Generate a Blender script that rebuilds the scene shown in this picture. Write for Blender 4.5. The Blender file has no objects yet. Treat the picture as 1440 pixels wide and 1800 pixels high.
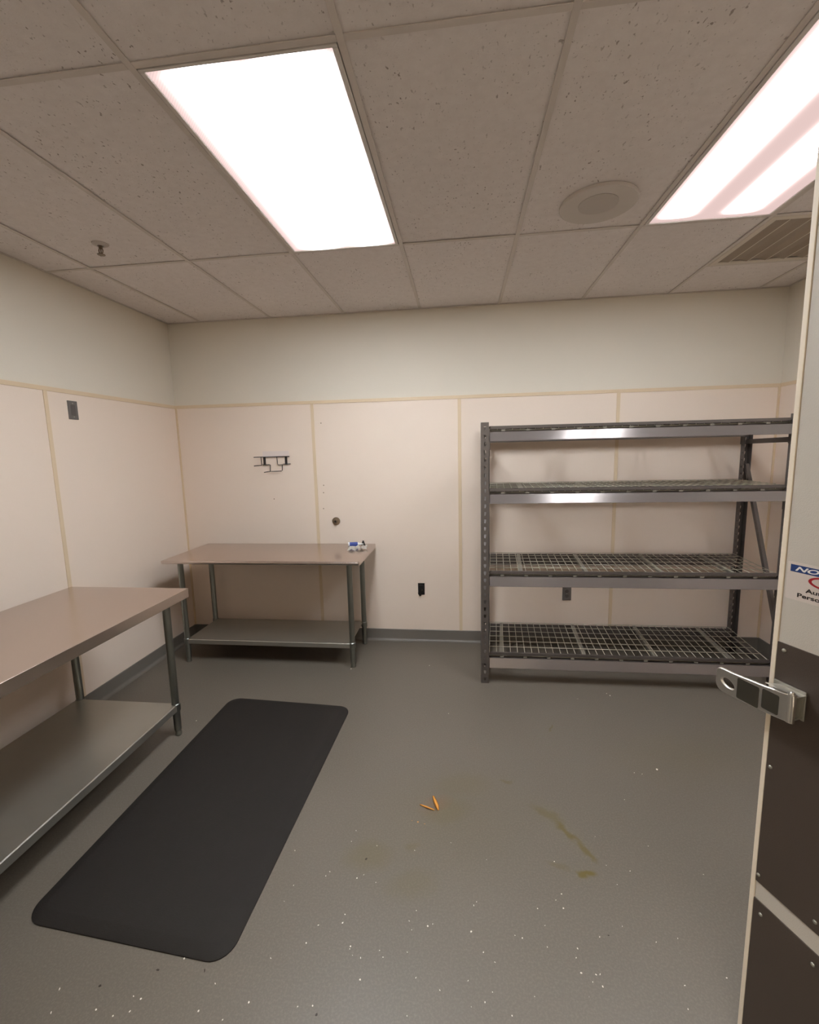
import bpy, bmesh, math, random
from mathutils import Vector, Matrix
random.seed(7)
S = bpy.context.scene
C = S.collection
PI = math.pi

# ------------------------------------------------------------------ helpers
def lin(r, g, b):
    f = lambda c: (c/255)/12.92 if c/255 <= .04045 else ((c/255+.055)/1.055)**2.4
    return (f(r), f(g), f(b), 1)

class NT:
    def __init__(s, mat):
        s.t = mat.node_tree; s.n = s.t.nodes; s.l = s.t.links
    def node(s, kind, **kw):
        n = s.n.new(kind)
        for k, v in kw.items():
            if isinstance(k, str) and hasattr(n, k): setattr(n, k, v)
        return n
    def link(s, a, b): s.l.new(a, b)
    def math(s, op, a, b=None, clamp=False):
        n = s.n.new('ShaderNodeMath'); n.operation = op; n.use_clamp = clamp
        for i, v in enumerate((a, b)):
            if v is None: continue
            if isinstance(v, (int, float)): n.inputs[i].default_value = v
            else: s.l.new(v, n.inputs[i])
        return n.outputs[0]
    def mix(s, fac, a, b):
        n = s.n.new('ShaderNodeMix'); n.data_type = 'RGBA'
        for sock, v in ((n.inputs[0], fac), (n.inputs[6], a), (n.inputs[7], b)):
            if isinstance(v, (int, float, tuple)): sock.default_value = v
            else: s.l.new(v, sock)
        return n.outputs[2]
    def ramp(s, fac, p0, p1, c0=(0,0,0,1), c1=(1,1,1,1)):
        n = s.n.new('ShaderNodeValToRGB'); e = n.color_ramp.elements
        e[0].position = p0; e[0].color = c0; e[1].position = p1; e[1].color = c1
        s.l.new(fac, n.inputs[0]); return n.outputs[0]
    def coords(s, scale=(1,1,1), world=False):
        if world:
            g = s.n.new('ShaderNodeNewGeometry').outputs['Position']
        else:
            g = s.n.new('ShaderNodeTexCoord').outputs['Object']
        m = s.n.new('ShaderNodeMapping'); m.inputs['Scale'].default_value = scale
        s.l.new(g, m.inputs[0]); return m.outputs[0]
    def noise(s, vec, scale, detail=3, rough=.5):
        n = s.n.new('ShaderNodeTexNoise'); n.inputs['Scale'].default_value = scale
        n.inputs['Detail'].default_value = detail; n.inputs['Roughness'].default_value = rough
        s.l.new(vec, n.inputs['Vector']); return n.outputs['Fac']

def mat(name, col, rough=.5, metal=0, spec=.5, var=.06, nscale=6, bump=0, bscale=200, stretch=(1,1,1), rvar=0):
    m = bpy.data.materials.new(name); m.use_nodes = True
    t = NT(m); b = t.n['Principled BSDF']
    v = t.coords(stretch, world=True)
    nz = t.noise(v, nscale)
    dark = tuple(c*(1-var) for c in col[:3]) + (1,); lite = tuple(min(1, c*(1+var)) for c in col[:3]) + (1,)
    t.link(t.mix(nz, dark, lite), b.inputs['Base Color'])
    b.inputs['Roughness'].default_value = rough
    if rvar:
        t.link(t.math('ADD', t.math('MULTIPLY', nz, rvar), rough - rvar/2), b.inputs['Roughness'])
    b.inputs['Metallic'].default_value = metal
    b.inputs['Specular IOR Level'].default_value = spec
    if bump:
        bn = t.n.new('ShaderNodeBump'); bn.inputs['Strength'].default_value = bump; bn.inputs['Distance'].default_value = .002
        t.link(t.noise(v, bscale, 2), bn.inputs['Height']); t.link(bn.outputs[0], b.inputs['Normal'])
    return m

def link_mesh(name, bm, m=None, parent=None, smooth=None, loc=None):
    me = bpy.data.meshes.new(name)
    bmesh.ops.recalc_face_normals(bm, faces=bm.faces[:])
    bm.to_mesh(me); bm.free()
    if m: me.materials.append(m)
    o = bpy.data.objects.new(name, me); C.objects.link(o)
    if parent: o.parent = parent
    if loc: o.location = loc
    if smooth:
        for p in me.polygons: p.use_smooth = True
        if smooth != 'all':
            me.set_sharp_from_angle(angle=math.radians(smooth))
    return o

def box(bm, x0, x1, y0, y1, z0, z1, bevel=0, seg=2):
    g = bmesh.ops.create_cube(bm, size=1)
    vs = g['verts']
    for v in vs:
        v.co = Vector((x0+(v.co.x+.5)*(x1-x0), y0+(v.co.y+.5)*(y1-y0), z0+(v.co.z+.5)*(z1-z0)))
    if bevel:
        es = list({e for v in vs for e in v.link_edges})
        bmesh.ops.bevel(bm, geom=es, offset=bevel, segments=seg, affect='EDGES', profile=.5)
    return vs

def BM(*boxes, bevel=0):
    bm = bmesh.new()
    for b in boxes: box(bm, *b, bevel=bevel)
    return bm

def tube(bm, pts, r, n=8, caps=True):
    pts = [Vector(p) for p in pts]; rings = []
    rs = r if isinstance(r, (list, tuple)) else [r]*len(pts)
    up = None
    for i, p in enumerate(pts):
        d = (pts[min(i+1, len(pts)-1)] - pts[max(i-1, 0)]).normalized()
        if up is None or abs(up.dot(d)) > .95:
            up = Vector((0,0,1)) if abs(d.z) < .9 else Vector((1,0,0))
        a = d.cross(up).normalized(); b = a.cross(d).normalized(); up = b
        rings.append([bm.verts.new(p + rs[i]*(a*math.cos(2*PI*k/n) + b*math.sin(2*PI*k/n))) for k in range(n)])
    for r0, r1 in zip(rings, rings[1:]):
        for k in range(n): bm.faces.new((r0[k], r0[(k+1) % n], r1[(k+1) % n], r1[k]))
    if caps:
        bm.faces.new(rings[0][::-1]); bm.faces.new(rings[-1])

def lathe(bm, prof, n=24, mtx=None):
    """prof: list of (radius, height) along +z"""
    rings = []
    for r, z in prof:
        if r < 1e-6: rings.append([bm.verts.new((0,0,z))])
        else: rings.append([bm.verts.new((r*math.cos(2*PI*k/n), r*math.sin(2*PI*k/n), z)) for k in range(n)])
    for a, b in zip(rings, rings[1:]):
        for k in range(n):
            k2 = (k+1) % n
            if len(a) == 1 and len(b) == 1: continue
            if len(a) == 1: bm.faces.new((a[0], b[k], b[k2]))
            elif len(b) == 1: bm.faces.new((a[k], a[k2], b[0]))
            else: bm.faces.new((a[k], a[k2], b[k2], b[k]))
    if len(rings[0]) > 1: bm.faces.new(rings[0][::-1])
    if len(rings[-1]) > 1: bm.faces.new(rings[-1])
    if mtx is not None:
        vs = [v for r in rings for v in r]
        bmesh.ops.transform(bm, matrix=mtx, verts=vs)

def prism(bm, prof, axis, a, b):
    """extrude a closed 2-D profile between a and b; axis 'x' takes (y,z), 'y' takes (x,z), 'z' takes (x,y)"""
    f = {'x': lambda p, t: (t, p[0], p[1]), 'y': lambda p, t: (p[0], t, p[1]), 'z': lambda p, t: (p[0], p[1], t)}[axis]
    va = [bm.verts.new(f(p, a)) for p in prof]; vb = [bm.verts.new(f(p, b)) for p in prof]
    n = len(prof)
    for i in range(n): bm.faces.new((va[i], va[(i+1) % n], vb[(i+1) % n], vb[i]))
    bm.faces.new(va[::-1]); bm.faces.new(vb)

def rounded(x0, x1, y0, y1, r, n=6):
    out = []
    for cx, cy, a0 in ((x1-r, y1-r, 0), (x0+r, y1-r, PI/2), (x0+r, y0+r, PI), (x1-r, y0+r, 1.5*PI)):
        for k in range(n+1):
            a = a0 + k*PI/2/n; out.append((cx+r*math.cos(a), cy+r*math.sin(a)))
    return out

def holed(loops, depth, bevel=0):
    """flat plate with holes from closed 2-D loops (first one outer): mesh in the local xy plane"""
    cu = bpy.data.curves.new('outline', 'CURVE'); cu.dimensions = '2D'; cu.fill_mode = 'BOTH'
    cu.extrude = depth/2; cu.bevel_depth = bevel; cu.bevel_resolution = 1
    for lp in loops:
        sp = cu.splines.new('POLY'); sp.points.add(len(lp)-1); sp.use_cyclic_u = True
        for p, q in zip(sp.points, lp): p.co = (q[0], q[1], 0, 1)
    return curve_mesh(cu)

def curve_mesh(cu):
    o = bpy.data.objects.new('outline', cu); C.objects.link(o)
    dg = bpy.context.evaluated_depsgraph_get(); dg.update()
    me = bpy.data.meshes.new_from_object(o.evaluated_get(dg))
    bpy.data.objects.remove(o); bpy.data.curves.remove(cu)
    bm = bmesh.new(); bm.from_mesh(me); bpy.data.meshes.remove(me)
    bmesh.ops.remove_doubles(bm, verts=bm.verts[:], dist=1e-6)
    return bm

def words(txt, height, sx=1, shear=0, depth=.0004, bold=0.0, align='LEFT'):
    cu = bpy.data.curves.new('lettering', 'FONT'); cu.body = txt; cu.size = height/.7; cu.extrude = depth/2
    cu.shear = shear; cu.offset = bold*height; cu.align_x = align
    bm = curve_mesh(cu)
    bmesh.ops.scale(bm, vec=(sx,1,1), verts=bm.verts[:])
    return bm

def thing(name, label, cat, loc=(0,0,0), rotz=0, group=None):
    o = bpy.data.objects.new(name, None); C.objects.link(o); o.empty_display_size = .1
    o.location = loc; o.rotation_euler = (0,0,rotz)
    o['label'] = label; o['category'] = cat
    if group: o['group'] = group
    return o
def tag(o, label, cat, group=None, kind=None):
    o['label'] = label; o['category'] = cat
    if group: o['group'] = group
    if kind: o['kind'] = kind
    return o
def struct(name, bm, m, parent=None, smooth=None, label=None):
    o = link_mesh(name, bm, m, parent, smooth)
    if parent is None: o['kind'] = 'structure'
    if label: o['label'] = label
    return o

# ------------------------------------------------------------------ materials
M = {}
M['paint'] = mat('wall_paint', lin(220,211,196), rough=.75, var=.03, nscale=2, bump=.15, bscale=90)
M['panel'] = mat('frp_panel', lin(231,213,197), rough=.5, var=.025, nscale=1.6, bump=.12, bscale=140)
M['strip'] = mat('joint_strip', lin(218,195,163), rough=.45, var=.05)
M['cove'] = mat('cove_base', lin(112,106,98), rough=.45, var=.06)
M['grid'] = mat('ceiling_grid', lin(208,198,190), rough=.5, var=.04)
M['darkgap'] = mat('dark_gap', lin(40,36,34), rough=.8)
M['white_metal'] = mat('white_enamel', lin(215,208,202), rough=.45, var=.03)
M['spk'] = mat('speaker_grey', lin(205,196,188), rough=.6, var=.03)
M['spk2'] = mat('speaker_mesh', lin(190,181,173), rough=.7, var=.03)
M['vent'] = mat('vent_tan', lin(212,201,187), rough=.55, var=.05)
M['vent_dark'] = mat('vent_core', lin(156,141,125), rough=.7, var=.05)
M['steel'] = mat('brushed_steel', lin(212,200,192), rough=.24, metal=1, var=.04, nscale=5, rvar=.08)
M['galv'] = mat('galvanized_steel', lin(142,144,138), rough=.36, metal=1, var=.10, nscale=9, rvar=.1)
M['shelfgalv'] = mat('galvanized_shelf', lin(168,165,155), rough=.34, metal=.82, var=.08, nscale=7, rvar=.1)
M['rubber'] = mat('black_rubber', lin(37,33,30), spec=.25, rough=.75, var=.08, nscale=30, bump=.4, bscale=260)
M['rack'] = mat('rack_grey_enamel', lin(94,87,83), rough=.33, metal=.35, var=.05)
M['beamface'] = mat('beam_grey_enamel', lin(118,110,106), rough=.2, metal=.4, var=.04)
M['wire'] = mat('zinc_wire', lin(184,178,160), rough=.4, metal=.35, var=.08)
M['channel'] = mat('zinc_channel', lin(138,133,122), rough=.45, metal=.4, var=.06)
M['plate'] = mat('grey_plate', lin(104,98,94), rough=.5, var=.04)
M['plate2'] = mat('grey_plate_face', lin(88,82,78), rough=.5, var=.04)
M['black'] = mat('black_plastic', lin(24,21,20), rough=.5)
M['blackwire'] = mat('black_wire', lin(30,24,23), rough=.45)
M['pale'] = mat('pale_plate', lin(224,209,201), rough=.6)
M['chrome'] = mat('chrome', lin(226,221,212), rough=.3, metal=.9, var=.02)
M['chrome_dull'] = mat('chrome_dull', lin(176,174,164), rough=.38, metal=.8, var=.03)
M['bronze'] = mat('dull_nickel', lin(128,112,94), rough=.35, metal=.9)
M['doorskin'] = mat('door_skin', lin(196,188,176), rough=.55, var=.02, bump=.3, bscale=420)
M['dooredge'] = mat('door_edge', lin(236,222,200), rough=.45, var=.02)
M['kick'] = mat('kick_plate', lin(72,61,53), rough=.5, var=.05, nscale=12, bump=.2, bscale=500)
M['sign'] = mat('sign_white', lin(208,196,186), rough=.4, var=.01)
M['blue'] = mat('sign_blue', lin(30,58,112), rough=.4, var=.02)
M['red'] = mat('sign_red', lin(165,26,36), rough=.4, var=.02)
M['ink'] = mat('ink_black', lin(22,18,17), rough=.5)
M['recess'] = mat('latch_recess', lin(128,124,114), rough=.33, metal=.95, var=.03)
M['white'] = mat('white_plastic', lin(230,226,222), rough=.4, var=.02)
M['tubeblue'] = mat('tube_blue', lin(40,66,150), rough=.4, var=.03)
M['paper'] = mat('white_paper', lin(228,222,212), rough=.8, var=.03)
M['flake'] = mat('paint_flake', lin(225,218,205), rough=.7, var=.05)
M['grit'] = mat('dark_grit', lin(52,44,34), rough=.7)
M['orange'] = mat('orange_rind', lin(220,150,62), rough=.5, var=.1, nscale=60)
M['hole'] = mat('screw_hole', lin(168,147,128), rough=.9)

# mineral-fibre ceiling tile: mottled with short dark fissures
def tile_mat():
    m = bpy.data.materials.new('ceiling_tile'); m.use_nodes = True
    t = NT(m); b = t.n['Principled BSDF']
    v = t.coords((1,1,1), world=True)
    n1 = t.noise(v, 26, 4, .65)
    base = t.mix(n1, lin(220,211,207), lin(239,232,229))
    v2 = t.coords((1,.55,1), world=True)
    n2 = t.noise(v2, 95, 2, .5)
    fis = t.ramp(n2, .655, .70)
    n3 = t.noise(v, 9, 2)
    fis = t.math('MULTIPLY', fis, t.ramp(n3, .38, .6))
    vo = t.n.new('ShaderNodeTexVoronoi'); vo.inputs['Scale'].default_value = 55; t.link(v, vo.inputs['Vector'])
    pit = t.ramp(vo.outputs['Distance'], .07, .13, (1,1,1,1), (0,0,0,1))
    fis = t.math('MAXIMUM', t.math('MULTIPLY', fis, .75), t.math('MULTIPLY', pit, .35))
    t.link(t.mix(fis, base, lin(128,112,102)), b.inputs['Base Color'])
    b.inputs['Roughness'].default_value = .9; b.inputs['Specular IOR Level'].default_value = .2
    bn = t.n.new('ShaderNodeBump'); bn.inputs['Strength'].default_value = .35; bn.inputs['Distance'].default_value = .002
    t.link(t.noise(v, 160, 3, .7), bn.inputs['Height']); t.link(bn.outputs[0], b.inputs['Normal'])
    return m
M['tile'] = tile_mat()

# grey painted floor with its stains (world coordinates, metres)
def floor_mat():
    m = bpy.data.materials.new('floor_paint'); m.use_nodes = True
    t = NT(m); b = t.n['Principled BSDF']
    v = t.coords((1,1,1), world=True)
    n1 = t.noise(v, 1.3, 4); n2 = t.noise(v, 140, 3, .7)
    base = t.mix(n1, lin(93,86,76), lin(106,98,87))
    base = t.mix(t.math('MULTIPLY', t.ramp(n2, .45, .75), .22), base, lin(150,140,129))
    warp = t.n.new('ShaderNodeTexNoise'); warp.inputs['Scale'].default_value = 22; t.link(v, warp.inputs['Vector'])
    wv = t.n.new('ShaderNodeVectorMath'); wv.operation = 'MULTIPLY_ADD'
    t.link(warp.outputs['Color'], wv.inputs[0]); wv.inputs[1].default_value = (.05,.05,0); t.link(v, wv.inputs[2])
    sep = t.n.new('ShaderNodeSeparateXYZ'); t.link(wv.outputs[0], sep.inputs[0])
    X, Y = sep.outputs[0], sep.outputs[1]
    def blob(cx, cy, a, bb, ang, s, soft=.6):
        cx += .025; cy += .025
        dx = t.math('SUBTRACT', X, cx); dy = t.math('SUBTRACT', Y, cy)
        c, sn = math.cos(ang), math.sin(ang)
        u = t.math('ADD', t.math('MULTIPLY', dx, c/a), t.math('MULTIPLY', dy, sn/a))
        w = t.math('ADD', t.math('MULTIPLY', dx, -sn/bb), t.math('MULTIPLY', dy, c/bb))
        d = t.math('SQRT', t.math('ADD', t.math('MULTIPLY', u, u), t.math('MULTIPLY', w, w)))
        f = t.math('SUBTRACT', 1, t.math('DIVIDE', t.math('SUBTRACT', d, 1-soft), soft), clamp=True)
        n = f.node; n.use_clamp = True
        return t.math('MULTIPLY', f, s)
    olive = None
    for args in ((2.80,-1.80,.10,.030,-.60,.50),(2.865,-1.885,.10,.022,-.95,.75),(2.925,-1.98,.08,.018,-1.05,.70),
                 (2.895,-2.08,.045,.016,-.05,.95),(2.80,-2.055,.05,.022,-.3,.35),(2.64,-1.62,.04,.015,-.4,.5),
                 (2.94,-1.165,.05,.010,1.0,.6),(2.36,-1.83,.16,.10,.4,.30),(2.22,-2.02,.05,.03,.5,.35),
                 (2.05,-2.08,.13,.09,.2,.30),(2.24,-2.18,.14,.08,.3,.22),(2.42,-1.66,.20,.10,.2,.20),
                 (2.35,-1.9,.5,.40,.3,.12,.9),(3.6,-1.35,.5,.25,.2,.12,.9)):
        f = blob(*args); olive = f if olive is None else t.math('MAXIMUM', olive, f)
    base = t.mix(olive, base, lin(92,80,30))
    rust = blob(2.305,-1.79,.10,.055,.6,.35,.9)
    base = t.mix(rust, base, lin(118,80,46))
    t.link(base, b.inputs['Base Color'])
    b.inputs['Specular IOR Level'].default_value = .5
    t.link(t.math('ADD', t.math('MULTIPLY', n1, .16), .36), b.inputs['Roughness'])
    bn = t.n.new('ShaderNodeBump'); bn.inputs['Strength'].default_value = .12; bn.inputs['Distance'].default_value = .002
    t.link(t.noise(v, 60, 3, .6), bn.inputs['Height']); t.link(bn.outputs[0], b.inputs['Normal'])
    return m
M['floor'] = floor_mat()

# lamp lens: two tubes behind a prismatic sheet, brighter over each tube
def lens_mat(name, centres, sigma, peak, low, length, width, col, end):
    m = bpy.data.materials.new(name); m.use_nodes = True
    t = NT(m); t.n.remove(t.n['Principled BSDF'])
    tc = t.n.new('ShaderNodeTexCoord').outputs['Object']
    sep = t.n.new('ShaderNodeSeparateXYZ'); t.link(tc, sep.inputs[0])
    X, Y = sep.outputs[0], sep.outputs[1]
    g = None
    for c in centres:
        d = t.math('DIVIDE', t.math('SUBTRACT', X, c), sigma)
        e = t.math('POWER', math.e, t.math('MULTIPLY', t.math('MULTIPLY', d, d), -1.0))
        g = e if g is None else t.math('ADD', g, e)
    ay = t.math('ABSOLUTE', Y)
    endf = t.math('SUBTRACT', 1, t.math('DIVIDE', t.math('SUBTRACT', ay, length/2-end-.04), .04), clamp=True)
    endf = t.math('MULTIPLY', endf, endf)
    g = t.math('MULTIPLY', g, endf)
    em = t.n.new('ShaderNodeEmission')
    fine = t.math('ADD', t.math('MULTIPLY', t.math('SINE', t.math('MULTIPLY', t.math('ADD', X, Y), 620)), .05), 1)
    st = t.math('MULTIPLY', t.math('ADD', t.math('MULTIPLY', g, peak), low), fine)
    t.link(st, em.inputs['Strength'])
    warm = t.math('MULTIPLY', g, 6, clamp=True)
    t.link(t.mix(warm, (1,.74,.70,1), col), em.inputs['Color'])
    t.link(em.outputs[0], t.n['Material Output'].inputs[0])
    return m

# ------------------------------------------------------------------ room
H = 2.7216; XR = 4.7606; YF = -3.76; TRIM = 2.040; BASE = .10
struct('floor', BM((-.12, XR+.12, YF-1.4, .12, -.1, 0)), M['floor'])

w_back = struct('wall_back', BM((-.12, XR+.12, .003, .12, 0, H+.25)), M['paint'])
w_left = struct('wall_left', BM((-.12, -.003, YF-.12, .003, 0, H+.25)), M['paint'])
w_right = struct('wall_right', BM((XR+.003, XR+.12, YF-.12, .003, 0, H+.25)), M['paint'])
DX0, DX1, DH = 1.95, 3.78, 2.26           # doorway behind the camera
struct('wall_front', BM((-.12, DX0, YF-.12, YF, 0, H+.25), (DX1, XR+.12, YF-.12, YF, 0, H+.25), (DX0, DX1, YF-.12, YF, DH, H+.25)), M['paint'])
# passage outside the doorway
struct('wall_passage', BM((-.12, XR+.12, YF-1.5, YF-1.4, 0, H+.25), (-.22, -.12, YF-1.4, YF-.12, 0, H+.25), (XR+.12, XR+.22, YF-1.4, YF-.12, 0, H+.25)), M['paint'])
struct('ceiling_passage', BM((-.22, XR+.22, YF-1.5, YF-.12, H+.02, H+.1)), M['paint'])

# washable panels below the rail: one sheet each
px = [0, 1.2099, 2.4201, 3.6285, XR]
for a, b in zip(px, px[1:]):
    link_mesh('wall_panel', BM((a+.0005, b-.0005, 0, .0035, 0, TRIM)), M['panel'], w_back)
py = [0, -1.2196, -2.4392, -3.6588, YF]
for a, b in zip(py, py[1:]):
    link_mesh('wall_panel', BM((-.0035, 0, b+.0005, a-.0005, 0, TRIM)), M['panel'], w_left)
    link_mesh('wall_panel', BM((XR, XR+.0035, b+.0005, a-.0005, 0, TRIM)), M['panel'], w_right)

# joint strips
tn = [0]
def trim(b, bevel=.0012):
    tn[0] += 1
    return struct('trim_%d' % tn[0], BM(b, bevel=bevel), M['strip'])
tw = .013
trim((0, XR, -.004, .002, TRIM-tw, TRIM+tw))
trim((-.002, .004, YF, 0, TRIM-tw, TRIM+tw))
trim((XR-.004, XR+.002, YF, 0, TRIM-tw, TRIM+tw))
for a in px[1:-1]: trim((a-tw, a+tw, -.004, .002, BASE, TRIM-tw))
for a in py[1:-1]: trim((-.002, .004, a-tw, a+tw, BASE, TRIM-tw))
for a in py[1:-1]: trim((XR-.004, XR+.002, a-tw, a+tw, BASE, TRIM-tw))
trim((0, .016, -.005, .002, BASE, TRIM-tw))
trim((XR-.016, XR, -.005, .002, BASE, TRIM-tw))

# coved base: top lip, vertical face, hollow sweep to the floor
def cove():
    p = [(0,0), (0,BASE), (.004,BASE), (.007,BASE-.003)]
    for k in range(7):
        a = PI/2*k/6
        p.append((.007+.022*(1-math.cos(a)), .024-.022*math.sin(a)))
    p += [(.032,.0012), (.032,0)]
    return p
bm = bmesh.new(); prism(bm, [(-d, z) for d, z in cove()], 'x', 0, XR); struct('baseboard_back', bm, M['cove'], smooth=30)
bm = bmesh.new(); prism(bm, [(d, z) for d, z in cove()], 'y', YF, 0); struct('baseboard_left', bm, M['cove'], smooth=30)
bm = bmesh.new(); prism(bm, [(XR-d, z) for d, z in cove()], 'y', YF, 0); struct('baseboard_right', bm, M['cove'], smooth=30)

# ------------------------------------------------------------------ suspended ceiling
T = .6096; GX = .2921; GY = -1.1108
gx = [GX + i*T for i in range(8)]
gy = [GY, GY-2*T, GY-4*T]
xs = [0] + gx + [XR]; ys = [0] + gy + [YF]
lights = {(3, 1): 0, (6, 1): 1}
bm = bmesh.new()
vent_cell = (gx[6], gx[7], GY, GY+T)
for i in range(len(xs)-1):
    for j in range(len(ys)-1):
        x0, x1, y1, y0 = xs[i], xs[i+1], ys[j], ys[j+1]
        if (i, j) in lights: continue
        if y1-y0 < .05 or x1-x0 < .02: continue
        cells = [(x0, x1, y0, y1)]
        if i == 7 and j == 0: cells = [(x0, x1, y0+T, y1)]
        for (a, b, c, d) in cells:
            g = .004
            vs = box(bm, a+g, b-g, c+g, d-g, H+.001, H+.018, bevel=0)
            sag = [random.uniform(0, .003) for _ in range(4)]
            for v in vs:
                k = (0 if v.co.x < (a+b)/2 else 1) + (0 if v.co.y < (c+d)/2 else 2)
                v.co.z += sag[k]
ceil = struct('ceiling', bm, M['tile'])
# grid of tee bars, one mesh, tiles lie on it
bm = bmesh.new(); hw = .0105; gz0, gz1 = H-.003, H+.0005
for a in gx: box(bm, a-hw, a+hw, YF, 0, gz0, gz1, bevel=.0006, seg=1)
for b in gy:
    for i in range(len(xs)-1):
        box(bm, xs[i]+hw, xs[i+1]-hw, b-hw, b+hw, gz0, gz1, bevel=.0006, seg=1)
box(bm, gx[6]+hw, gx[7]-hw, GY+T-hw, GY+T+hw, gz0, gz1, bevel=.0006, seg=1)
for bb in ((0, XR, -.016, 0), (0, .016, YF, -.016), (XR-.016, XR, YF, -.016), (.016, XR-.016, YF, YF+.016)):
    box(bm, *bb, gz0, gz1, bevel=.0006, seg=1)
link_mesh('ceiling_grid', bm, M['grid'], ceil)
link_mesh('deck_above', BM((-.12, XR+.12, YF-.12, .12, H+.2, H+.25)), M['darkgap'], ceil)

# lay-in fluorescent fixtures
LL, LW = 1.175, .552
def fixture(x0, x1, label, lens):
    cx, cy = (x0+x1)/2, GY-T
    t = thing('ceiling_light', label, 'ceiling light', (cx, cy, H), 0, 'lay-in fluorescent ceiling lights')
    a, b = T/2-.013, T-.013
    bm = bmesh.new()
    il, iw = LL/2, LW/2
    for q in ((-a, a, il, b), (-a, a, -b, -il), (-a, -iw, -il, il), (iw, a, -il, il)):
        box(bm, *q, -.006, .004, bevel=.0015, seg=1)
    link_mesh('lens_frame', bm, M['white_metal'], t)
    bm = BM((-a+.004, a-.004, -b+.004, b-.004, .085, .09), (-a+.004, -a+.008, -b, b, .004, .09), (a-.008, a-.004, -b, b, .004, .09),
            (-a, a, -b, -b+.004, .004, .09), (-a, a, b-.004, b, .004, .09))
    link_mesh('housing', bm, M['white_metal'], t)
    link_mesh('lens', BM((-iw+.0005, iw-.0005, -il+.0005, il-.0005, -.002, .002)), lens, t)
    return t
PEAK = 33.5
lensA = lens_mat('lamp_lens_wide', (-.112, .142), .062, PEAK*1.9, .86, LL, LW, (.94,1,1.06,1), -.012)
lensB = lens_mat('lamp_lens_narrow', (-.170, .118), .041, PEAK*1.9, .80, LL, LW, (.94,1,1.06,1), .022)
fixture(gx[2], gx[3], 'glowing white fluorescent ceiling light fully in view over the work tables', lensA)
fixture(gx[5], gx[6], 'fluorescent ceiling light with pinkish stripes between its tubes, beside the air vent', lensB)

# round ceiling speaker
t = thing('ceiling_speaker', 'round flat grey speaker disc in the ceiling between the two lights', 'speaker', (3.06, -1.365, H))
flip = Matrix.Rotation(PI, 4, 'X')
bm = bmesh.new(); lathe(bm, [(.168,0),(.168,.010),(.163,.013),(.155,.012),(.090,.005),(.086,.004),(.086,0)], 48, flip); link_mesh('bezel', bm, M['spk'], t, 30)
bm = bmesh.new(); lathe(bm, [(.086,.0),(.086,.006),(.07,.009),(.03,.011),(0,.0115)], 40, flip); link_mesh('speaker_grille', bm, M['spk2'], t, 30)

# sprinkler head
t = thing('ceiling_sprinkler', 'small pendant fire sprinkler under a ceiling tile near the left wall', 'sprinkler', (.583, -1.372, H+.0035))
bm = bmesh.new(); lathe(bm, [(.040,0),(.038,.004),(.026,.010),(.016,.012),(.014,.012),(.014,0)], 28, flip); link_mesh('escutcheon', bm, M['spk2'], t, 30)
bm = bmesh.new(); lathe(bm, [(.009,.0),(.009,.024),(.006,.026)], 16, flip)
for s in (-1, 1): tube(bm, [(s*.007,0,-.022),(s*.011,0,-.032),(s*.010,0,-.042),(s*.003,0,-.05)], .0028, 8)
tube(bm, [(0,0,-.024),(0,0,-.048)], .0025, 8)
link_mesh('sprinkler_body', bm, M['bronze'], t, 40)
bm = bmesh.new(); lathe(bm, [(.006,.047),(.006,.052),(.018,.052),(.019,.0535),(.018,.055),(0,.055)], 20, flip)
link_mesh('deflector', bm, M['bronze'], t, 30)

# air vent
vx0, vx1, vy0, vy1 = gx[6]+hw+.001, gx[7]-hw-.001, GY+hw+.001, GY+T-hw-.001
t = thing('air_vent', 'square tan air vent with long ribs in the ceiling above the metal rack', 'air vent', ((vx0+vx1)/2, (vy0+vy1)/2, H))
a = (vx1-vx0)/2; i_ = a-.035
bm = bmesh.new()
for q in ((-a, a, i_, a), (-a, a, -a, -i_), (-a, -i_, -i_, i_), (i_, a, -i_, i_)): box(bm, *q, -.004, .004, bevel=.0015, seg=1)
link_mesh('vent_frame', bm, M['vent'], t)
link_mesh('vent_core', BM((-i_, i_, -i_, i_, .006, .010)), M['vent_dark'], t)
for k in range(5):
    x = -i_ + (k+.5)*2*i_/5
    bm = bmesh.new(); prism(bm, [(x-.030,.006),(x-.028,.006),(x+.006,-.004),(x+.009,-.0045),(x+.009,-.0025)], 'y', -i_, i_)
    link_mesh('louver', bm, M['vent_dark'], t)
for k in range(5):
    x = -i_ + (k+.5)*2*i_/5
    link_mesh('rib', BM((x+.009, x+.015, -i_, i_, -.0055, -.002), bevel=.001), M['vent'], t)

# ------------------------------------------------------------------ work tables
def leg(parent, x, y, top, shelf, r=.0205):
    """one leg of its own: tube, with socket clamp and foot as sub-parts"""
    bm = bmesh.new()
    lathe(bm, [(r,0),(r,top-.062)], 28, Matrix.Translation((x, y, .062)))
    lg = link_mesh('leg', bm, M['galv'], parent, 40)
    bm = bmesh.new(); lathe(bm, [(r+.001,-.028),(r+.0045,-.026),(r+.0045,.014),(r+.001,.018),(r+.0005,.018),(r+.0005,-.028)], 28, Matrix.Translation((x, y, shelf)))
    link_mesh('shelf_collar', bm, M['galv'], lg, 30)
    bm = bmesh.new(); lathe(bm, [(.0155,0),(.019,.003),(.0195,.012),(.0165,.018),(.0165,.03),(.0195,.034),(.0200,.062)], 28, Matrix.Translation((x, y, 0)))
    f = link_mesh('foot', bm, M['galv'], lg, 30)
    return lg

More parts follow.
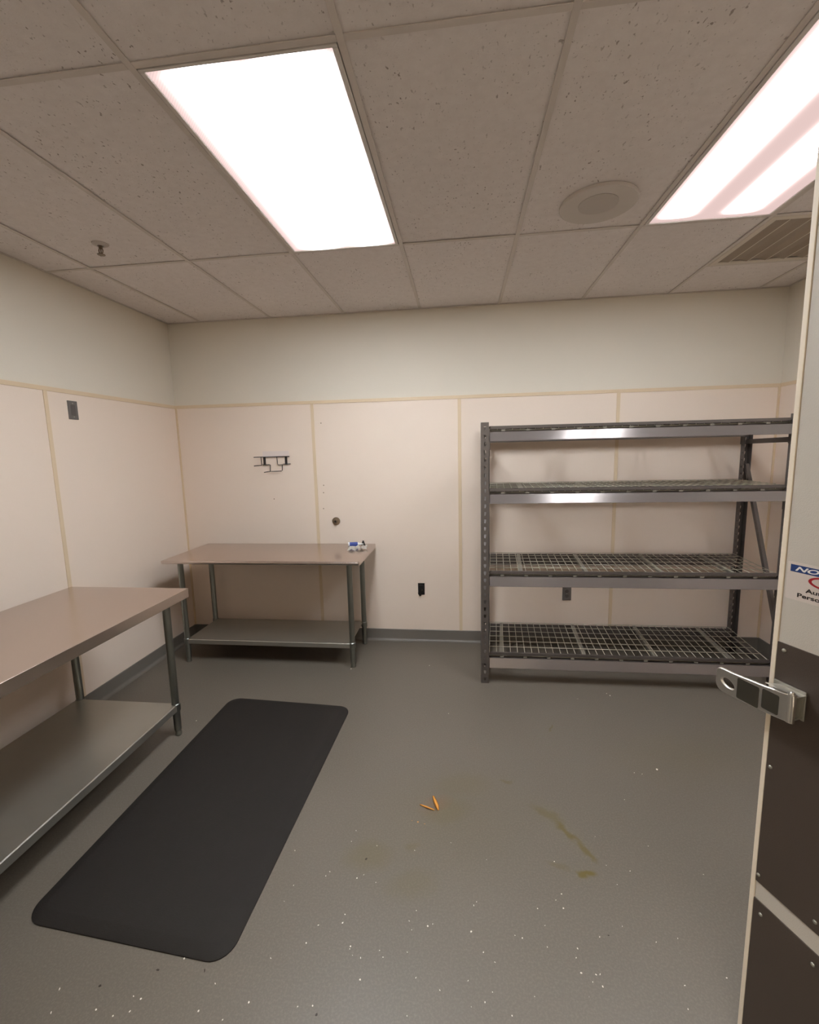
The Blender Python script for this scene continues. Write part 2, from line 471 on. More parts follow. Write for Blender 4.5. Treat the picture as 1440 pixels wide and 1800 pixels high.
# table against the back wall (rolled front edge)
t1 = thing('work_table', 'stainless steel work table with undershelf standing against the back wall', 'table', (.95, -.33, 0), 0, 'stainless work tables with undershelves')
o = Vector((.95, -.33, 0)); Z1 = .857
X0, X1, Y0, Y1 = .197, 1.708, -.648, -.022
def top_profile(y0, y1, z):
    """(y,z) section: bullnose on the front, turned-down back"""
    r = .0135; p = []
    for k in range(13):
        a = PI/2 + PI*k/12*1.15
        p.append((y0+r+r*math.cos(a), z-r+r*math.sin(a)))
    p += [(y0+.030, z-.022), (y0+.030, z-.003), (y1-.004, z-.003), (y1-.004, z-.03), (y1, z-.03), (y1, z)]
    return p
bm = bmesh.new(); prism(bm, top_profile(Y0, Y1, Z1), 'x', X0+.012, X1-.004)
# rounded left end cap and squared right end
prism(bm, [(X0+.012, Z1), (X0+.006, Z1-.002), (X0+.001, Z1-.008), (X0, Z1-.014), (X0+.003, Z1-.022), (X0+.010, Z1-.026), (X0+.012, Z1-.026)], 'y', Y0+.010, Y1)
prism(bm, [(X1-.004, Z1), (X1-.001, Z1-.001), (X1, Z1-.004), (X1, Z1-.034), (X1-.004, Z1-.034)], 'y', Y0+.012, Y1)
bmesh.ops.translate(bm, vec=-o, verts=bm.verts[:])
link_mesh('tabletop', bm, M['steel'], t1, 35)
bm = BM((X0+.10, X1-.10, -.40, -.27, Z1-.032, Z1-.004))
bmesh.ops.translate(bm, vec=-o, verts=bm.verts[:])
link_mesh('hat_channel', bm, M['galv'], t1)
SZ = .192
lx = (.262, 1.602); ly = (-.508, -.092)
bm = bmesh.new()
prism(bm, [(ly[0]-.018, SZ-.004), (ly[0]-.014, SZ), (ly[1]+.014, SZ), (ly[1]+.018, SZ-.004), (ly[1]+.018, SZ-.036), (ly[1]+.014, SZ-.036), (ly[1]+.014, SZ-.005), (ly[0]-.014, SZ-.005), (ly[0]-.014, SZ-.036), (ly[0]-.018, SZ-.036)], 'x', lx[0]+.012, lx[1]-.012)
bmesh.ops.translate(bm, vec=-o, verts=bm.verts[:])
link_mesh('undershelf', bm, M['shelfgalv'], t1)
for x in lx:
    for y in ly: leg(t1, x-o.x, y-o.y, Z1-.02, SZ-.012)

# table along the left wall (square turned-down edges)
Z2 = .857
A0, A1, B0, B1 = .078, .836, -3.10, -1.288
o = Vector((.457, -2.19, 0))
t2 = thing('work_table', 'long steel work table along the left wall, beside the black mat', 'table', o, 0, 'stainless work tables with undershelves')
bm = bmesh.new()
box(bm, A0, A1, B0, B1, Z2-.003, Z2, bevel=.001, seg=1)
for q in ((A0, A1, B1-.0025, B1), (A0, A1, B0, B0+.0025), (A0, A0+.0025, B0, B1), (A1-.0025, A1, B0, B1)):
    box(bm, *q, Z2-.052, Z2-.001, bevel=.0008, seg=1)
bmesh.ops.translate(bm, vec=-o, verts=bm.verts[:])
link_mesh('tabletop', bm, M['steel'], t2)
bm = BM((A0+.33, A0+.43, B0+.1, B1-.1, Z2-.032, Z2-.004))
bmesh.ops.translate(bm, vec=-o, verts=bm.verts[:])
link_mesh('hat_channel', bm, M['galv'], t2)
lx = (.150, .764); ly = (-2.99, -1.398)
SZ = .195
bm = bmesh.new()
prism(bm, [(lx[0]-.018, SZ-.004), (lx[0]-.014, SZ), (lx[1]+.014, SZ), (lx[1]+.018, SZ-.004), (lx[1]+.018, SZ-.04), (lx[1]+.014, SZ-.04), (lx[1]+.014, SZ-.005), (lx[0]-.014, SZ-.005), (lx[0]-.014, SZ-.04), (lx[0]-.018, SZ-.04)], 'y', ly[0]+.012, ly[1]-.002)
bmesh.ops.translate(bm, vec=-o, verts=bm.verts[:])
link_mesh('undershelf', bm, M['shelfgalv'], t2)
for x in lx:
    for y in ly: leg(t2, x-o.x, y-o.y, Z2-.01, SZ-.016)

# ------------------------------------------------------------------ mat
cor = [Vector((.868,-2.452,0)), Vector((1.672,-2.512,0)), Vector((1.718,-1.046,0)), Vector((.886,-1.000,0))]
def mat_ring(inset, r, z, n=7):
    c = sum(cor, Vector())/4; out = []
    m = len(cor)
    for i in range(m):
        p = cor[i]; a = (cor[i-1]-p).normalized(); b = (cor[(i+1) % m]-p).normalized()
        q = p + (a+b)*inset
        ctr = q + (a+b)*r
        for k in range(n+1):
            s = k/n*PI/2
            out.append(ctr - b*r*math.cos(s) - a*r*math.sin(s) if False else ctr + (-b*math.cos(s) - a*math.sin(s))*r)
    return [Vector((v.x, v.y, z)) for v in out]
bm = bmesh.new(); rings = []
for ins, r, z in ((0,.075,0),(0,.075,.004),(.004,.072,.0065),(.040,.045,.0165),(.046,.04,.018)):
    rings.append([bm.verts.new(v) for v in mat_ring(ins, r, z)])
n = len(rings[0])
for a, b in zip(rings, rings[1:]):
    for k in range(n): bm.faces.new((a[k], a[(k+1) % n], b[(k+1) % n], b[k]))
bm.faces.new(rings[-1]); bm.faces.new(rings[0][::-1])
tag(link_mesh('floor_mat', bm, M['rubber'], None, 20), 'black rubber anti-fatigue mat with rounded corners lying on the grey floor', 'mat')

# ------------------------------------------------------------------ steel rack
RX, RY = 2.585, -.65
rack = thing('shelving_rack', 'grey steel storage rack with four wire shelves standing at the right of the back wall', 'storage rack', (RX, RY, 0))
ro = Vector((RX, RY, 0))
RH = 1.797
def slot_plate(w, h, pitch, hw_, hh, off, m0=.03):
    loops = [[(-w/2,0),(w/2,0),(w/2,h),(-w/2,h)]]
    k = 0; z = m0
    while z < h-.012:
        # keyhole slot, wide above and narrowing below
        loops.append([(off-hw_, z+hh), (off-hw_, z+hh*.1), (off-hw_*.45, z-hh), (off+hw_*.45, z-hh), (off+hw_, z+hh*.1), (off+hw_, z+hh)][::-1])
        z += pitch
    return holed(loops, .002)
PW = .050
def post(x, y, front, inner):
    """x,y centre; front=-1 faces the room, +1 faces the wall; inner=+1/-1 direction to the middle of the rack"""
    bm = slot_plate(PW, RH, .0508, .0078, .0125, 0)
    bmesh.ops.rotate(bm, cent=(0,0,0), matrix=Matrix.Rotation(PI/2, 3, 'X'), verts=bm.verts[:])
    bmesh.ops.translate(bm, vec=(0, front*.024, 0), verts=bm.verts[:])
    b2 = slot_plate(.044, RH, .0508, .0045, .007, 0)
    bmesh.ops.rotate(b2, cent=(0,0,0), matrix=Matrix.Rotation(PI/2, 3, 'X') , verts=b2.verts[:])
    bmesh.ops.rotate(b2, cent=(0,0,0), matrix=Matrix.Rotation(PI/2, 3, 'Z'), verts=b2.verts[:])
    bmesh.ops.translate(b2, vec=(inner*.024, front*.001, 0), verts=b2.verts[:])
    me = bpy.data.meshes.new('tmp'); b2.to_mesh(me); b2.free(); bm.from_mesh(me); bpy.data.meshes.remove(me)
    box(bm, -inner*.025-.001, -inner*.025+.001, -.022, .024, 0, RH)
    bmesh.ops.translate(bm, vec=(x-ro.x, y-ro.y, 0), verts=bm.verts[:])
    p = link_mesh('post', bm, M['rack'], rack)
    link_mesh('base_foot', BM((x-ro.x-.027, x-ro.x+.027, y-ro.y-.027, y-ro.y+.027, 0, .003)), M['rack'], p)
    return p
PF_L, PB_L = (2.587, -.651), (2.627, -.085)
PF_R, PB_R = (4.456, -.651), (4.512, -.085)
post(*PF_L, -1, 1); post(*PB_L, 1, 1); post(*PF_R, -1, -1); post(*PB_R, 1, -1)
def bar(bm, p, q, w, h):
    """rectangular bar from p to q: w in the horizontal, h in the other direction"""
    p, q = Vector(p), Vector(q); d = (q-p).normalized()
    s = d.cross(Vector((0,0,1)));
    if s.length < .01: s = Vector((1,0,0))
    s.normalize(); u = s.cross(d).normalized()
    vs = [[bm.verts.new(c + s*w/2*i + u*h/2*j) for i, j in ((-1,-1),(1,-1),(1,1),(-1,1))] for c in (p, q)]
    for k in range(4): bm.faces.new((vs[0][k], vs[0][(k+1) % 4], vs[1][(k+1) % 4], vs[1][k]))
    bm.faces.new(vs[0][::-1]); bm.faces.new(vs[1])
def frame_pt(f, b, s, z):
    return Vector((f[0]+(b[0]-f[0])*s-ro.x, f[1]+(b[1]-f[1])*s-ro.y, z))
for f, b in ((PF_L, PB_L), (PF_R, PB_R)):
    for seg in (((1,1.636),(0,1.642)), ((1,1.47),(0,.43)), ((1,.125),(0,.125))):
        bm = bmesh.new(); bar(bm, frame_pt(f, b, abs(seg[0][0]-.03), seg[0][1]), frame_pt(f, b, abs(seg[1][0]-.03), seg[1][1]), .022, .032)
        link_mesh('brace', bm, M['rack'], rack)
TOPS = [1.768, 1.360, .797, .213]
def beam_bm(z, x0, x1, yf, s):
    """step beam; z = deck level, yf = y of the post face, s=-1 front beam, +1 rear beam"""
    bm = bmesh.new()
    prof = [(.020,0),(.012,0),(.012,-.034),(-.010,-.034),(-.0305,-.090),(-.0305,-.094),(.020,-.094)]
    prism(bm, [(yf-ro.y + (-s)*p, z+q) for p, q in prof], 'x', x0-ro.x, x1-ro.x)
    return bm
for z in TOPS:
    for s, L, R_, yf in ((-1, PF_L, PF_R, -.655), (1, PB_L, PB_R, -.081)):
        xa, xb = L[0]+.026, R_[0]-.026
        bm = bmesh.new()
        k = -s
        # body with tilted front face
        P = lambda p, q: (yf-ro.y + k*p, z+q)
        prism(bm, [P(.030,-.003),P(.024,-.003),P(.024,-.034),P(-.006,-.034),P(.000,-.090),P(.000,-.094),P(.030,-.094)], 'x', xa-ro.x, xb-ro.x)
        bmo = link_mesh('beam', bm, M['rack'], rack)
        bm = bmesh.new()
        prism(bm, [P(-.0065,-.0335),P(-.0015,-.0335),P(-.0005,-.0935),P(-.0345,-.0935),P(-.0340,-.0905)], 'x', xa-ro.x+.006, xb-ro.x-.006)
        link_mesh('face_flange', bm, M['beamface'], bmo)
        for xx in (xa, xb):
            sgn = 1 if xx == xa else -1
            bm = BM((min(xx-sgn*.050, xx)-ro.x, max(xx-sgn*.0, xx+sgn*.004)-ro.x, 0, .003, z-.150, z-.012) if False else
                    (min(xx-sgn*.001, xx+sgn*.003)-ro.x, max(xx-sgn*.001, xx+sgn*.003)-ro.x, yf-ro.y-.020, yf-ro.y+.024, z-.150, z-.010))
            link_mesh('end_plate', bm, M['rack'], bmo)
# wire decks
for di, z in enumerate(TOPS):
    yA, yB = -.643, -.092
    def xl(y): s = (y+.651)/(.566); return 2.587+.032+(.04)*s, 4.452-.032+(.06)*s
    bm = bmesh.new()
    rw = .0022
    ny = 6
    for k in range(ny+1):
        y = yA + (yB-yA)*k/ny
        a, b = xl(y)
        tube(bm, [(a-ro.x, y-ro.y, z+.002), (b-ro.x, y-ro.y, z+.002)], rw, 6)
    nx = 37
    for k in range(nx+1):
        s = k/nx
        a0, b0 = xl(yA); a1, b1 = xl(yB)
        tube(bm, [(a0+(b0-a0)*s-ro.x, yA-ro.y, z-.022), (a0+(b0-a0)*s-ro.x, yA-ro.y+.001, z-.0015), (a1+(b1-a1)*s-ro.x, yB-ro.y, z-.0015), (a1+(b1-a1)*s-ro.x, yB-ro.y+.001, z-.022)], rw, 6)
    for y, zz in ((yA, z-.022), (yB, z-.022)):
        a, b = xl(y); tube(bm, [(a-ro.x, y-ro.y, zz), (b-ro.x, y-ro.y, zz)], rw, 6)
    deck = link_mesh('wire_deck', bm, M['wire'], rack, 'all')
    ch = (2.70, 3.262, 3.732, 4.20) if di == 3 else (2.83, 3.262, 3.745, 4.185)
    for x in ch:
        bm = bmesh.new()
        sk = .05
        vs = [(x-.013, yA), (x+.013, yA), (x+.013+sk, yB), (x-.013+sk, yB)]
        prism(bm, [(a-ro.x, b-ro.y) for a, b in vs], 'z', z-.020, z-.004)
        link_mesh('support_channel', bm, M['channel'], deck)
    # front lip of the deck with the little tabs that hang it on the beam
    a, b = xl(yA)
    link_mesh('deck_lip', BM((a-ro.x, b-ro.x, yA-ro.y-.0115, yA-ro.y-.0095, z-.014, z+.004), (a-ro.x, b-ro.x, yA-ro.y-.0115, yA-ro.y+.002, z+.003, z+.0045)), M['rack'], deck)
    tab = None
    for k in range(11):
        x = a + .085 + k*.1585
        if x > b-.03: break
        if tab is None:
            tab = link_mesh('hanger_tab', BM((-.012, .012, -.001, .001, -.005, .005)), M['channel'], deck); c = tab
        else:
            c = tab.copy(); C.objects.link(c)
        c.location = (x-ro.x, yA-ro.y-.0155, z-.024)

# ------------------------------------------------------------------ wall fittings
def wall_plate(name, label, cat, w, h, d):
    """plate facing +x built at the origin"""
    t = thing(name, label, cat)
    bm = bmesh.new(); box(bm, 0, d, -w/2, w/2, -h/2, h/2, bevel=.0018)
    link_mesh('cover_plate', bm, M['plate'], t)
    return t
t = wall_plate('blank_plate', 'plain grey electrical plate high on the left wall panel', 'wall plate', .070, .115, .006)
t.location = (-.001, -1.040, 1.928)
for z in (-.042, .042):
    bm = bmesh.new(); lathe(bm, [(.0035,0),(.003,.0015),(0,.0018)], 12, Matrix.Translation((.006,0,z)) @ Matrix.Rotation(PI/2, 4, 'Y')); link_mesh('screw', bm, M['chrome_dull'], t)
bm = BM((.006, .0072, -.017, .017, -.033, .033), bevel=.0005); link_mesh('insert', bm, M['plate2'], t)
# duplex outlet behind the rack
t = wall_plate('wall_outlet', 'grey duplex outlet on the back wall, seen through the rack between its lower shelves', 'outlet', .070, .115, .006)
t.location = (3.283, 0, .439); t.rotation_euler = (0,0,-PI/2)
for z in (-.0195, .0195):
    bm = bmesh.new(); lathe(bm, [(.0165,0),(.0165,.002),(.0155,.003),(0,.003)], 24, Matrix.Translation((.006,0,z)) @ Matrix.Rotation(PI/2, 4, 'Y')); f = link_mesh('receptacle', bm, M['plate2'], t)
    link_mesh('slots', BM((.0088, .0094, -.0075, -.0055, z-.001, z+.007), (.0088, .0094, .0055, .0075, z-.001, z+.006), (.0088, .0094, -.002, .002, z-.009, z-.005)), M['black'], f)
bm = bmesh.new(); lathe(bm, [(.0035,0),(.003,.0015),(0,.0018)], 12, Matrix.Translation((.006,0,0)) @ Matrix.Rotation(PI/2, 4, 'Y')); link_mesh('screw', bm, M['chrome_dull'], t)
# open box without a cover
t = thing('open_outlet_box', 'small black outlet box without a cover, low on the bare back wall', 'outlet box', (2.088, 0, .462))
w, h = .028, .050
link_mesh('box_rim', BM((-w, w, -.006, 0, h-.004, h), (-w, w, -.006, 0, -h, -h+.004), (-w, -w+.004, -.006, 0, -h, h), (w-.004, w, -.006, 0, -h, h), bevel=.0006), M['black'], t)
link_mesh('box_back', BM((-w+.002, w-.002, -.0012, 0, -h+.002, h-.002)), M['black'], t)
link_mesh('receptacle', BM((-.016, .018, -.012, -.001, -.032, .036), bevel=.003), M['black'], t)
bm = bmesh.new(); bar(bm, (-.022,-.007,-.030), (-.008,-.010,-.060), .004, .018); link_mesh('bent_tab', bm, M['black'], t)
bm = bmesh.new(); tube(bm, [(.004,-.012,.002),(.010,-.016,-.006),(.002,-.017,-.014)], .0022, 8); link_mesh('wire_end', bm, M['bronze'], t)

# round pipe cap with its flange
t = thing('pipe_flange', 'round nickel pipe flange on the back wall above the right end of the far table', 'pipe fitting', (1.372, 0, 1.048))
rx = Matrix.Rotation(PI/2, 4, 'X')
bm = bmesh.new(); lathe(bm, [(.034,0),(.034,.004),(.031,.008),(.020,.011),(.017,.012)], 32, rx); link_mesh('flange', bm, M['bronze'], t, 30)
bm = bmesh.new(); lathe(bm, [(.0165,.010),(.0165,.030),(.0145,.034),(.010,.034),(.009,.026),(0,.026)], 24, rx); link_mesh('pipe_stub', bm, M['bronze'], t, 30)
bm = bmesh.new(); lathe(bm, [(.009,.0),(.009,.0275),(0,.028)], 20, rx); link_mesh('bore', bm, M['black'], t, 30)

# wire glove-box holder
t = thing('wire_rack', 'black wire dispenser holder hanging on the back wall over the far table', 'wire holder', (.865, 0, 1.57))
def wp(px_, pz, d): return (px_-.865, -d, pz-1.57)
link_mesh('backing_plate', BM((-.107, .125, -.003, 0, .030, .080), bevel=.001), M['pale'], t)
for x in (-.092, .098):
    link_mesh('strap', BM((x-.010, x+.010, -.010, -.003, -.036, .032), bevel=.001), M['blackwire'], t)
def wire(pts):
    bm = bmesh.new(); tube(bm, pts, .0032, 8); link_mesh('wire_arm', bm, M['blackwire'], t, 'all')
wire([wp(.995,1.603,.012), wp(.76,1.602,.012), wp(.752,1.602,.016), wp(.748,1.602,.15)])
wire([wp(.745,1.60,.012), wp(.748,1.536,.012), wp(.748,1.533,.018), wp(.746,1.532,.15)])
wire([wp(.757,1.537,.012), wp(.815,1.537,.012), wp(.825,1.535,.016), wp(.826,1.487,.024), wp(.826,1.480,.030), wp(.824,1.478,.14)])
wire([wp(.826,1.480,.026), wp(.925,1.482,.026), wp(.930,1.486,.022), wp(.930,1.535,.014), wp(.940,1.539,.012), wp(1.002,1.541,.012)])
wire([wp(.885,1.602,.012), wp(.888,1.540,.012), wp(.895,1.534,.012), wp(.930,1.534,.012)])

# anchor holes left in the wall
for x, z in ((1.277,1.354),(1.273,1.292),(1.266,1.156),(.833,1.243),(1.28,1.87)):
    bm = bmesh.new(); lathe(bm, [(.0055,0),(.0055,.0006),(0,.0006)], 12, Matrix.Translation((x,0,z)) @ rx); link_mesh('anchor_hole', bm, M['hole'], w_back)

# ------------------------------------------------------------------ things on the far table
t = thing('glue_tube', 'blue and white squeeze tube with black cap lying on the far table', 'tube', (1.563, -.135, Z1), math.radians(12))
ry = Matrix.Rotation(PI/2, 4, 'Y')
bm = bmesh.new(); lathe(bm, [(0,-.050),(.017,-.049),(.0185,-.045),(.0185,.012),(.016,.020)], 24, Matrix.Translation((0,0,.0187)) @ ry)
link_mesh('tube_body', bm, M['tubeblue'], t, 40)
bm = bmesh.new(); lathe(bm, [(.0162,.020),(.012,.030),(.006,.050),(.003,.066),(0,.067)], 24, Matrix.Translation((0,0,.0187)) @ ry)
link_mesh('nozzle', bm, M['white'], t, 40)
bm = bmesh.new(); lathe(bm, [(.0190,-.058),(.0190,-.045),(.0186,-.045)], 24, Matrix.Translation((0,0,.0192)) @ ry)
link_mesh('crimped_end', bm, M['white'], t, 40)
t = thing('tube_cap', 'tiny black cone cap standing at the back edge of the far table', 'cap', (1.613, -.062, Z1))
bm = bmesh.new(); lathe(bm, [(.016,0),(.015,.004),(.010,.020),(.006,.034),(0,.035)], 20); link_mesh('cone', bm, M['black'], t, 30)
bm = bmesh.new(); lathe(bm, [(.0172,0),(.0172,.004),(.015,.0045)], 20); link_mesh('cap_rim', bm, M['black'], t, 30)
# crumpled paper
rr = random.Random(3)
bm = bmesh.new(); N, K = 9, 4; g = []
for i in range(N):
    row = []
    for j in range(K):
        u, v = i/(N-1), j/(K-1)
        row.append(bm.verts.new((-.070+.140*u + rr.uniform(-.004,.004), -.036+.055*v + .030*u - .022*(u < .3)*(1-v) + rr.uniform(-.004,.004), .003 + rr.uniform(0,.026)*(0 < i < N-1 or 1) + .020*math.sin(v*PI))))
    g.append(row)
for i in range(N-1):
    for j in range(K-1): bm.faces.new((g[i][j], g[i+1][j], g[i+1][j+1], g[i][j+1]))
r = bmesh.ops.solidify(bm, geom=bm.faces[:], thickness=.0012)
zmin = min(v.co.z for v in bm.verts)
bmesh.ops.translate(bm, vec=(0,0,-zmin), verts=bm.verts[:])
tag(link_mesh('crumpled_paper', bm, M['paper'], None, None, (1.612, -.262, Z1)), 'scrap of crumpled white paper on the far table beside the blue tube', 'paper scrap')

# ------------------------------------------------------------------ litter on the floor
def sliver(name, pts, wd, label):
    bm = bmesh.new(); rows = []
    n = len(pts)
    for i, p in enumerate(pts):
        s = wd*(.25+.75*math.sin(PI*(i+.35)/(n-.3)))
        d = (Vector(pts[min(i+1,n-1)])-Vector(pts[max(i-1,0)])); d.z = 0; d.normalize(); q = Vector((-d.y, d.x, 0))
        c = Vector(p); rows.append([bm.verts.new(c+q*s), bm.verts.new(c+Vector((0,0,s*.5))), bm.verts.new(c-q*s), bm.verts.new(c-Vector((0,0,min(p[2],s*.4))))])
    for a, b in zip(rows, rows[1:]):
        for k in range(4): bm.faces.new((a[k], a[(k+1) % 4], b[(k+1) % 4], b[k]))
    bm.faces.new(rows[0][::-1]); bm.faces.new(rows[-1])
    return tag(link_mesh(name, bm, M['orange'], None, 'all'), label, 'food scrap', 'orange scraps on the floor')
sliver('orange_scrap', [(2.290,-1.745,.003),(2.300,-1.775,.006),(2.312,-1.805,.006),(2.318,-1.826,.003)], .0085, 'upright-lying orange sliver on the grey floor, the thicker of two')
sliver('orange_scrap', [(2.232,-1.800,.002),(2.262,-1.814,.005),(2.300,-1.826,.002)], .005, 'thin pale orange sliver lying crosswise below the thicker orange one')
def flecks(name, m, pts, label):
    bm = bmesh.new()
    for x, y, s in pts:
        a = random.uniform(0, 2*PI); e = random.uniform(.25, 1)
        vs = []
        for k in range(5):
            th = 2*PI*k/5; r_ = s*random.uniform(.7,1.2)
            px_, py_ = r_*math.cos(th), r_*e*math.sin(th)
            vs.append((x+px_*math.cos(a)-py_*math.sin(a), y+px_*math.sin(a)+py_*math.cos(a)))
        prism(bm, vs, 'z', 0, .0008+s*.12)
    return tag(link_mesh(name, bm, m), label, 'debris', kind='stuff')
FL = [(2.343,-1.066,.9),(3.175,-.836,.9),(3.394,-.78,1.5),(3.38,-.756,1),(3.406,-1.468,1.8),(3.319,-1.508,1.2),(3.284,-1.502,.8),(3.174,-1.686,.7),(2.788,-2.038,1),(2.788,-2.169,1),(2.783,-2.222,1),(2.467,-2.242,1),(2.307,-2.328,1.1),(2.242,-2.317,.8),(2.456,-2.331,1.1),(2.494,-2.391,1),(2.098,-2.446,1),(2.17,-2.437,.9),(2.529,-2.416,.8),(2.794,-2.42,1),(2.838,-2.42,1.1),(2.851,-2.418,1),(2.849,-2.45,1),(3.096,-2.423,.9),(3.232,-2.39,1),(3.339,-2.041,.8),(2.023,-2.179,1),(2.011,-2.345,1),(2.057,-2.416,.9),(2.8,-2.35,.9),(2.789,-2.378,.8),(2.882,-2.307,.8),(2.708,-2.287,.8),(2.492,-2.525,.8),(3.077,-2.483,.8),(2.568,-2.549,.8),(2.763,-2.194,.8),(2.625,-2.335,.7),(2.602,-2.329,.7),(.791,-1.264,1.2),(1.523,-2.504,1.2),(1.187,-2.621,1.3),(1.214,-2.677,1.2),(1.343,-2.657,1),(1.405,-2.666,.9),(1.447,-2.651,.9),(1.431,-2.615,.8),(1.733,-2.642,1),(1.79,-2.595,1),(1.806,-2.475,1),(1.906,-2.42,1),(1.929,-2.361,1),(2.012,-2.317,.9),(1.9,-2.182,.8),(1.911,-2.163,.8),(2.11,-2.505,1),(1.739,-2.085,.9),(1.458,-2.619,.9),(2.18,-.45,1.3),(1.592,-.545,1.6),(1.663,-2.56,1),(1.651,-2.63,1),(1.186,-2.62,1.2)]
flecks('paint_flecks', M['flake'], [(x, y,   .0031*s) for x, y, s in FL] + [(random.uniform(1.75,3.2), random.uniform(-2.6,-1.9), random.uniform(.0012,.0024)) for _ in range(40)], 'tiny white flecks strewn over the front of the grey floor')
flecks('dirt_crumbs', M['grit'], [(2.041,-2.096,.006),(2.913,-2.299,.004),(1.307,-2.601,.005),(1.458,-2.543,.005),(1.61,-2.530,.005),(2.002,-2.603,.004)], 'dark dirt crumbs scattered on the grey floor near the mat')
flecks('rind_crumbs', M['orange'], [(2.232,-1.897,.004),(2.262,-1.905,.0025),(2.205,-1.893,.002)], 'tiny yellow crumbs on the floor below the orange slivers')

# ------------------------------------------------------------------ open cold-room door leaf
K_ = .97391
def zz(z): return 1.6254 + (z-1.6254)*K_
door = bpy.data.objects.new('door_1', None); C.objects.link(door); door['kind'] = 'structure'
door.location = (3.1804, -2.5316, 0); door.rotation_euler = (0, 0, math.atan2(-.92326, .38417))
DW, DHT, DT = 1.18, 2.25, .10
link_mesh('door_leaf', BM((.011, DW, 0, DT, .012, DHT), bevel=.003), M['doorskin'], door)
link_mesh('edge_trim', BM((0, .0115, -.002, DT, .012, DHT), bevel=.0012), M['dooredge'], door)['label'] = 'cream metal edge trim'
link_mesh('kick_plate', BM((.0125, DW-.01, -.003, .001, zz(.4755), zz(1.142)), bevel=.0006), M['kick'], door)['label'] = 'upper dark brown kick plate'
link_mesh('kick_plate', BM((.0125, DW-.01, -.003, .001, .03, zz(.424)), bevel=.0006), M['kick'], door)['label'] = 'lower dark brown kick plate'
ry_ = Matrix.Rotation(PI/2, 4, 'X')       # local +z -> -y (towards the room)
for u, z in ((.025,1.125),(.019,.811),(.015,.497),(.029,.392),(.145,.503),(.27,1.125),(.29,.503),(.15,.392)):
    bm = bmesh.new(); lathe(bm, [(.0048,0),(.0046,.0018),(.003,.0032),(0,.0036)], 16, Matrix.Translation((u*K_+.004, -.0028, zz(z))) @ ry_)
    link_mesh('screw', bm, M['chrome_dull'], door, 'all')
# sign
def flat(name, bm, m, parent, x, y, z):
    bmesh.ops.rotate(bm, cent=(0,0,0), matrix=Matrix.Rotation(PI/2, 3, 'X'), verts=bm.verts[:])
    bmesh.ops.translate(bm, vec=(x, y, z), verts=bm.verts[:])
    return link_mesh(name, bm, m, parent)
SU0, SU1 = .0175*K_, .197*K_
sz0, sz1 = zz(1.2555), zz(1.3455)
bm = bmesh.new(); prism(bm, [(x, z) for x, z in rounded(SU0, SU1, sz0, sz1, .003)], 'y', -.0006, 0)
sign = link_mesh('notice_sign', bm, M['sign'], door); sign['label'] = 'white notice sticker reading NOTICE Authorized Personnel Only'
bm = BM((.0245*K_, .190*K_, -.0009, -.0005, zz(1.3225), zz(1.3395))); link_mesh('sign_header', bm, M['blue'], sign)
flat('lettering', words('NOTICE', .0098, sx=2.05, shear=.35, bold=.04), M['white'], sign, .0335*K_, -.0011, zz(1.3262))
cx = .1075*K_
loop = lambda a, b: [(a*math.cos(2*PI*k/48), b*math.sin(2*PI*k/48)) for k in range(48)]
flat('oval_ring', holed([loop(.043,.0148), loop(.0365,.0108)[::-1]], .0004), M['red'], sign, cx, -.0008, zz(1.3085))
b2 = words('Authorized', .0094, sx=1.5, bold=.025, align='CENTER'); flat('lettering', b2, M['ink'], sign, cx, -.0009, zz(1.2795))
b2 = words('Personnel Only', .0094, sx=1.5, bold=.025, align='CENTER'); flat('lettering', b2, M['ink'], sign, cx, -.0009, zz(1.2645))
# lever latch
off = -.039
out = [(.082,1.041),(.084,.977),(.03,.971),(-.050,.9665)]
for k in range(7):
    a = -PI/2 - k/6*PI/2; out.append((-.083+.020*math.cos(a), .986+.020*math.sin(a)))
for k in range(5):
    a = PI - k/4*PI/2; out.append((-.093+.010*math.cos(a), 1.016+.010*math.sin(a)))
out += [(-.05,1.027),(.02,1.033)]
out = [(u*K_, zz(z)) for u, z in out]
hole = []
for k in range(20):
    a = 2*PI*k/20
    hole.append(((-.0715+.0205*math.cos(a)*(1 - .12*math.sin(a)))*K_, zz(.995+.0135*math.sin(a)-.003*math.cos(a))))
bm = holed([out, hole[::-1]], .004, .0022)
latch = flat('latch_handle', bm, M['chrome'], door, 0, off, 0)
latch['label'] = 'chrome lever latch reaching past the door edge'
def inset(u0, u1, za, zb, name, m, d=.0052, h=.003):
    bm = bmesh.new(); prism(bm, rounded(u0*K_, u1*K_, zz(za), zz(zb), .004), 'y', off-d, off-d+h)
    return link_mesh(name, bm, m, latch)
inset(-.046, .009, .9695, 1.0245, 'recess_panel', M['recess'], .0048, .003)
inset(.016, .055, .978, 1.028, 'recess_panel', M['recess'], .0048, .003)
bm = bmesh.new(); tube(bm, [(.0765*K_, off+.003, zz(.974)), (.0765*K_, off+.003, zz(1.0445))], .0085, 16); link_mesh('hinge_barrel', bm, M['chrome'], latch, 40)
bm = bmesh.new(); lathe(bm, [(.005,0),(.005,.003),(.0035,.005),(0,.0055)], 12, Matrix.Translation((.0765*K_, off+.003, zz(1.0445)))); link_mesh('hinge_pin', bm, M['chrome'], latch, 30)
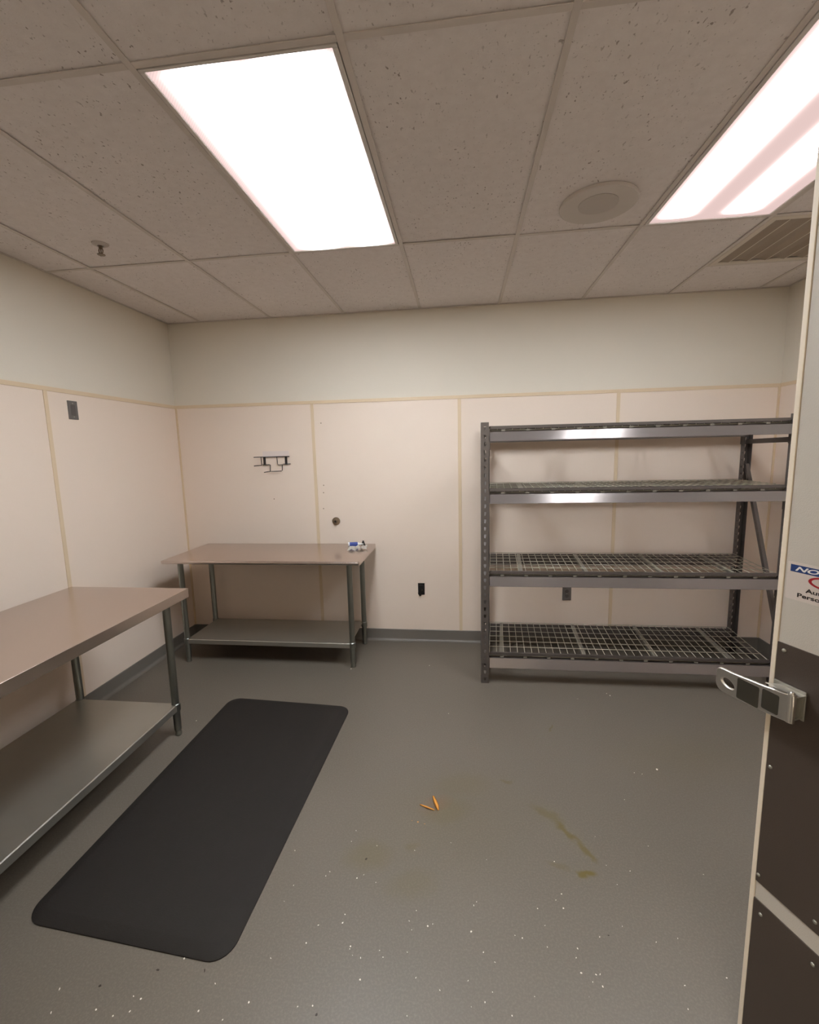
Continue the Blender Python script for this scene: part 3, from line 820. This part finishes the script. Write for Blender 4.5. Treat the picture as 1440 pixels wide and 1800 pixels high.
bm = BM((.030, .082, off+.008, -.003, zz(1.034), zz(1.038)), (.030, .082, off+.008, -.003, zz(.980), zz(.984)), (.070, .076, off+.006, -.003, zz(.980), zz(1.038)), (.014, .084, -.007, -.003, zz(.974), zz(1.046)), bevel=.001)
br = link_mesh('latch_bracket', bm, M['chrome_dull'], door)
bm = bmesh.new()
prism(bm, [(.012,off+.008),(.084,off+.008),(.084,-.003),(.030,-.003)], 'z', zz(1.0375), zz(1.0390)); link_mesh('bracket_lip', bm, M['chrome'], br)

# ------------------------------------------------------------------ light and camera
w = bpy.data.worlds.new('dim_surroundings'); S.world = w; w.use_nodes = True
w.node_tree.nodes['Background'].inputs[0].default_value = (1,.95,.88,1); w.node_tree.nodes['Background'].inputs[1].default_value = .02

pl = bpy.data.lights.new('added_passage_fill', 'AREA'); pl.shape = 'RECTANGLE'; pl.size = 1.2; pl.size_y = .3; pl.energy = 48; pl.color = (1,.97,.94)  # added lamp, out of view, put in to brighten front floor and door face
plo = bpy.data.objects.new('added_passage_fill', pl); C.objects.link(plo); plo.location = (2.7, -4.22, H-.01)

cam = bpy.data.cameras.new('camera'); co = bpy.data.objects.new('camera', cam); C.objects.link(co)
f, p, r, y = 783.823, .136208, .0232276, .1180357
def R(p, r, y):
    return Matrix.Rotation(y, 3, 'Z') @ Matrix.Rotation(-p, 3, 'X') @ Matrix.Rotation(r, 3, 'Y')
m = R(p, r, y); ex, ey, ez = m.col[0], m.col[1], m.col[2]
mw = Matrix((ex, ez, -ey)).transposed().to_4x4(); mw.translation = (2.43435, -3.6516, 1.6254)
co.matrix_world = mw
cam.sensor_fit = 'HORIZONTAL'; cam.sensor_width = 36; cam.lens = f/1440*36; cam.clip_start = .05
S.camera = co
S.view_settings.view_transform = 'Standard'; S.view_settings.look = 'None'
S.view_settings.gamma = 1; S.view_settings.use_curve_mapping = False
S.view_settings.exposure = 0.0
S.cycles.max_bounces = 10; S.cycles.diffuse_bounces = 6; S.cycles.caustics_reflective = False; S.cycles.caustics_refractive = False
S.cycles.sample_clamp_indirect = 8
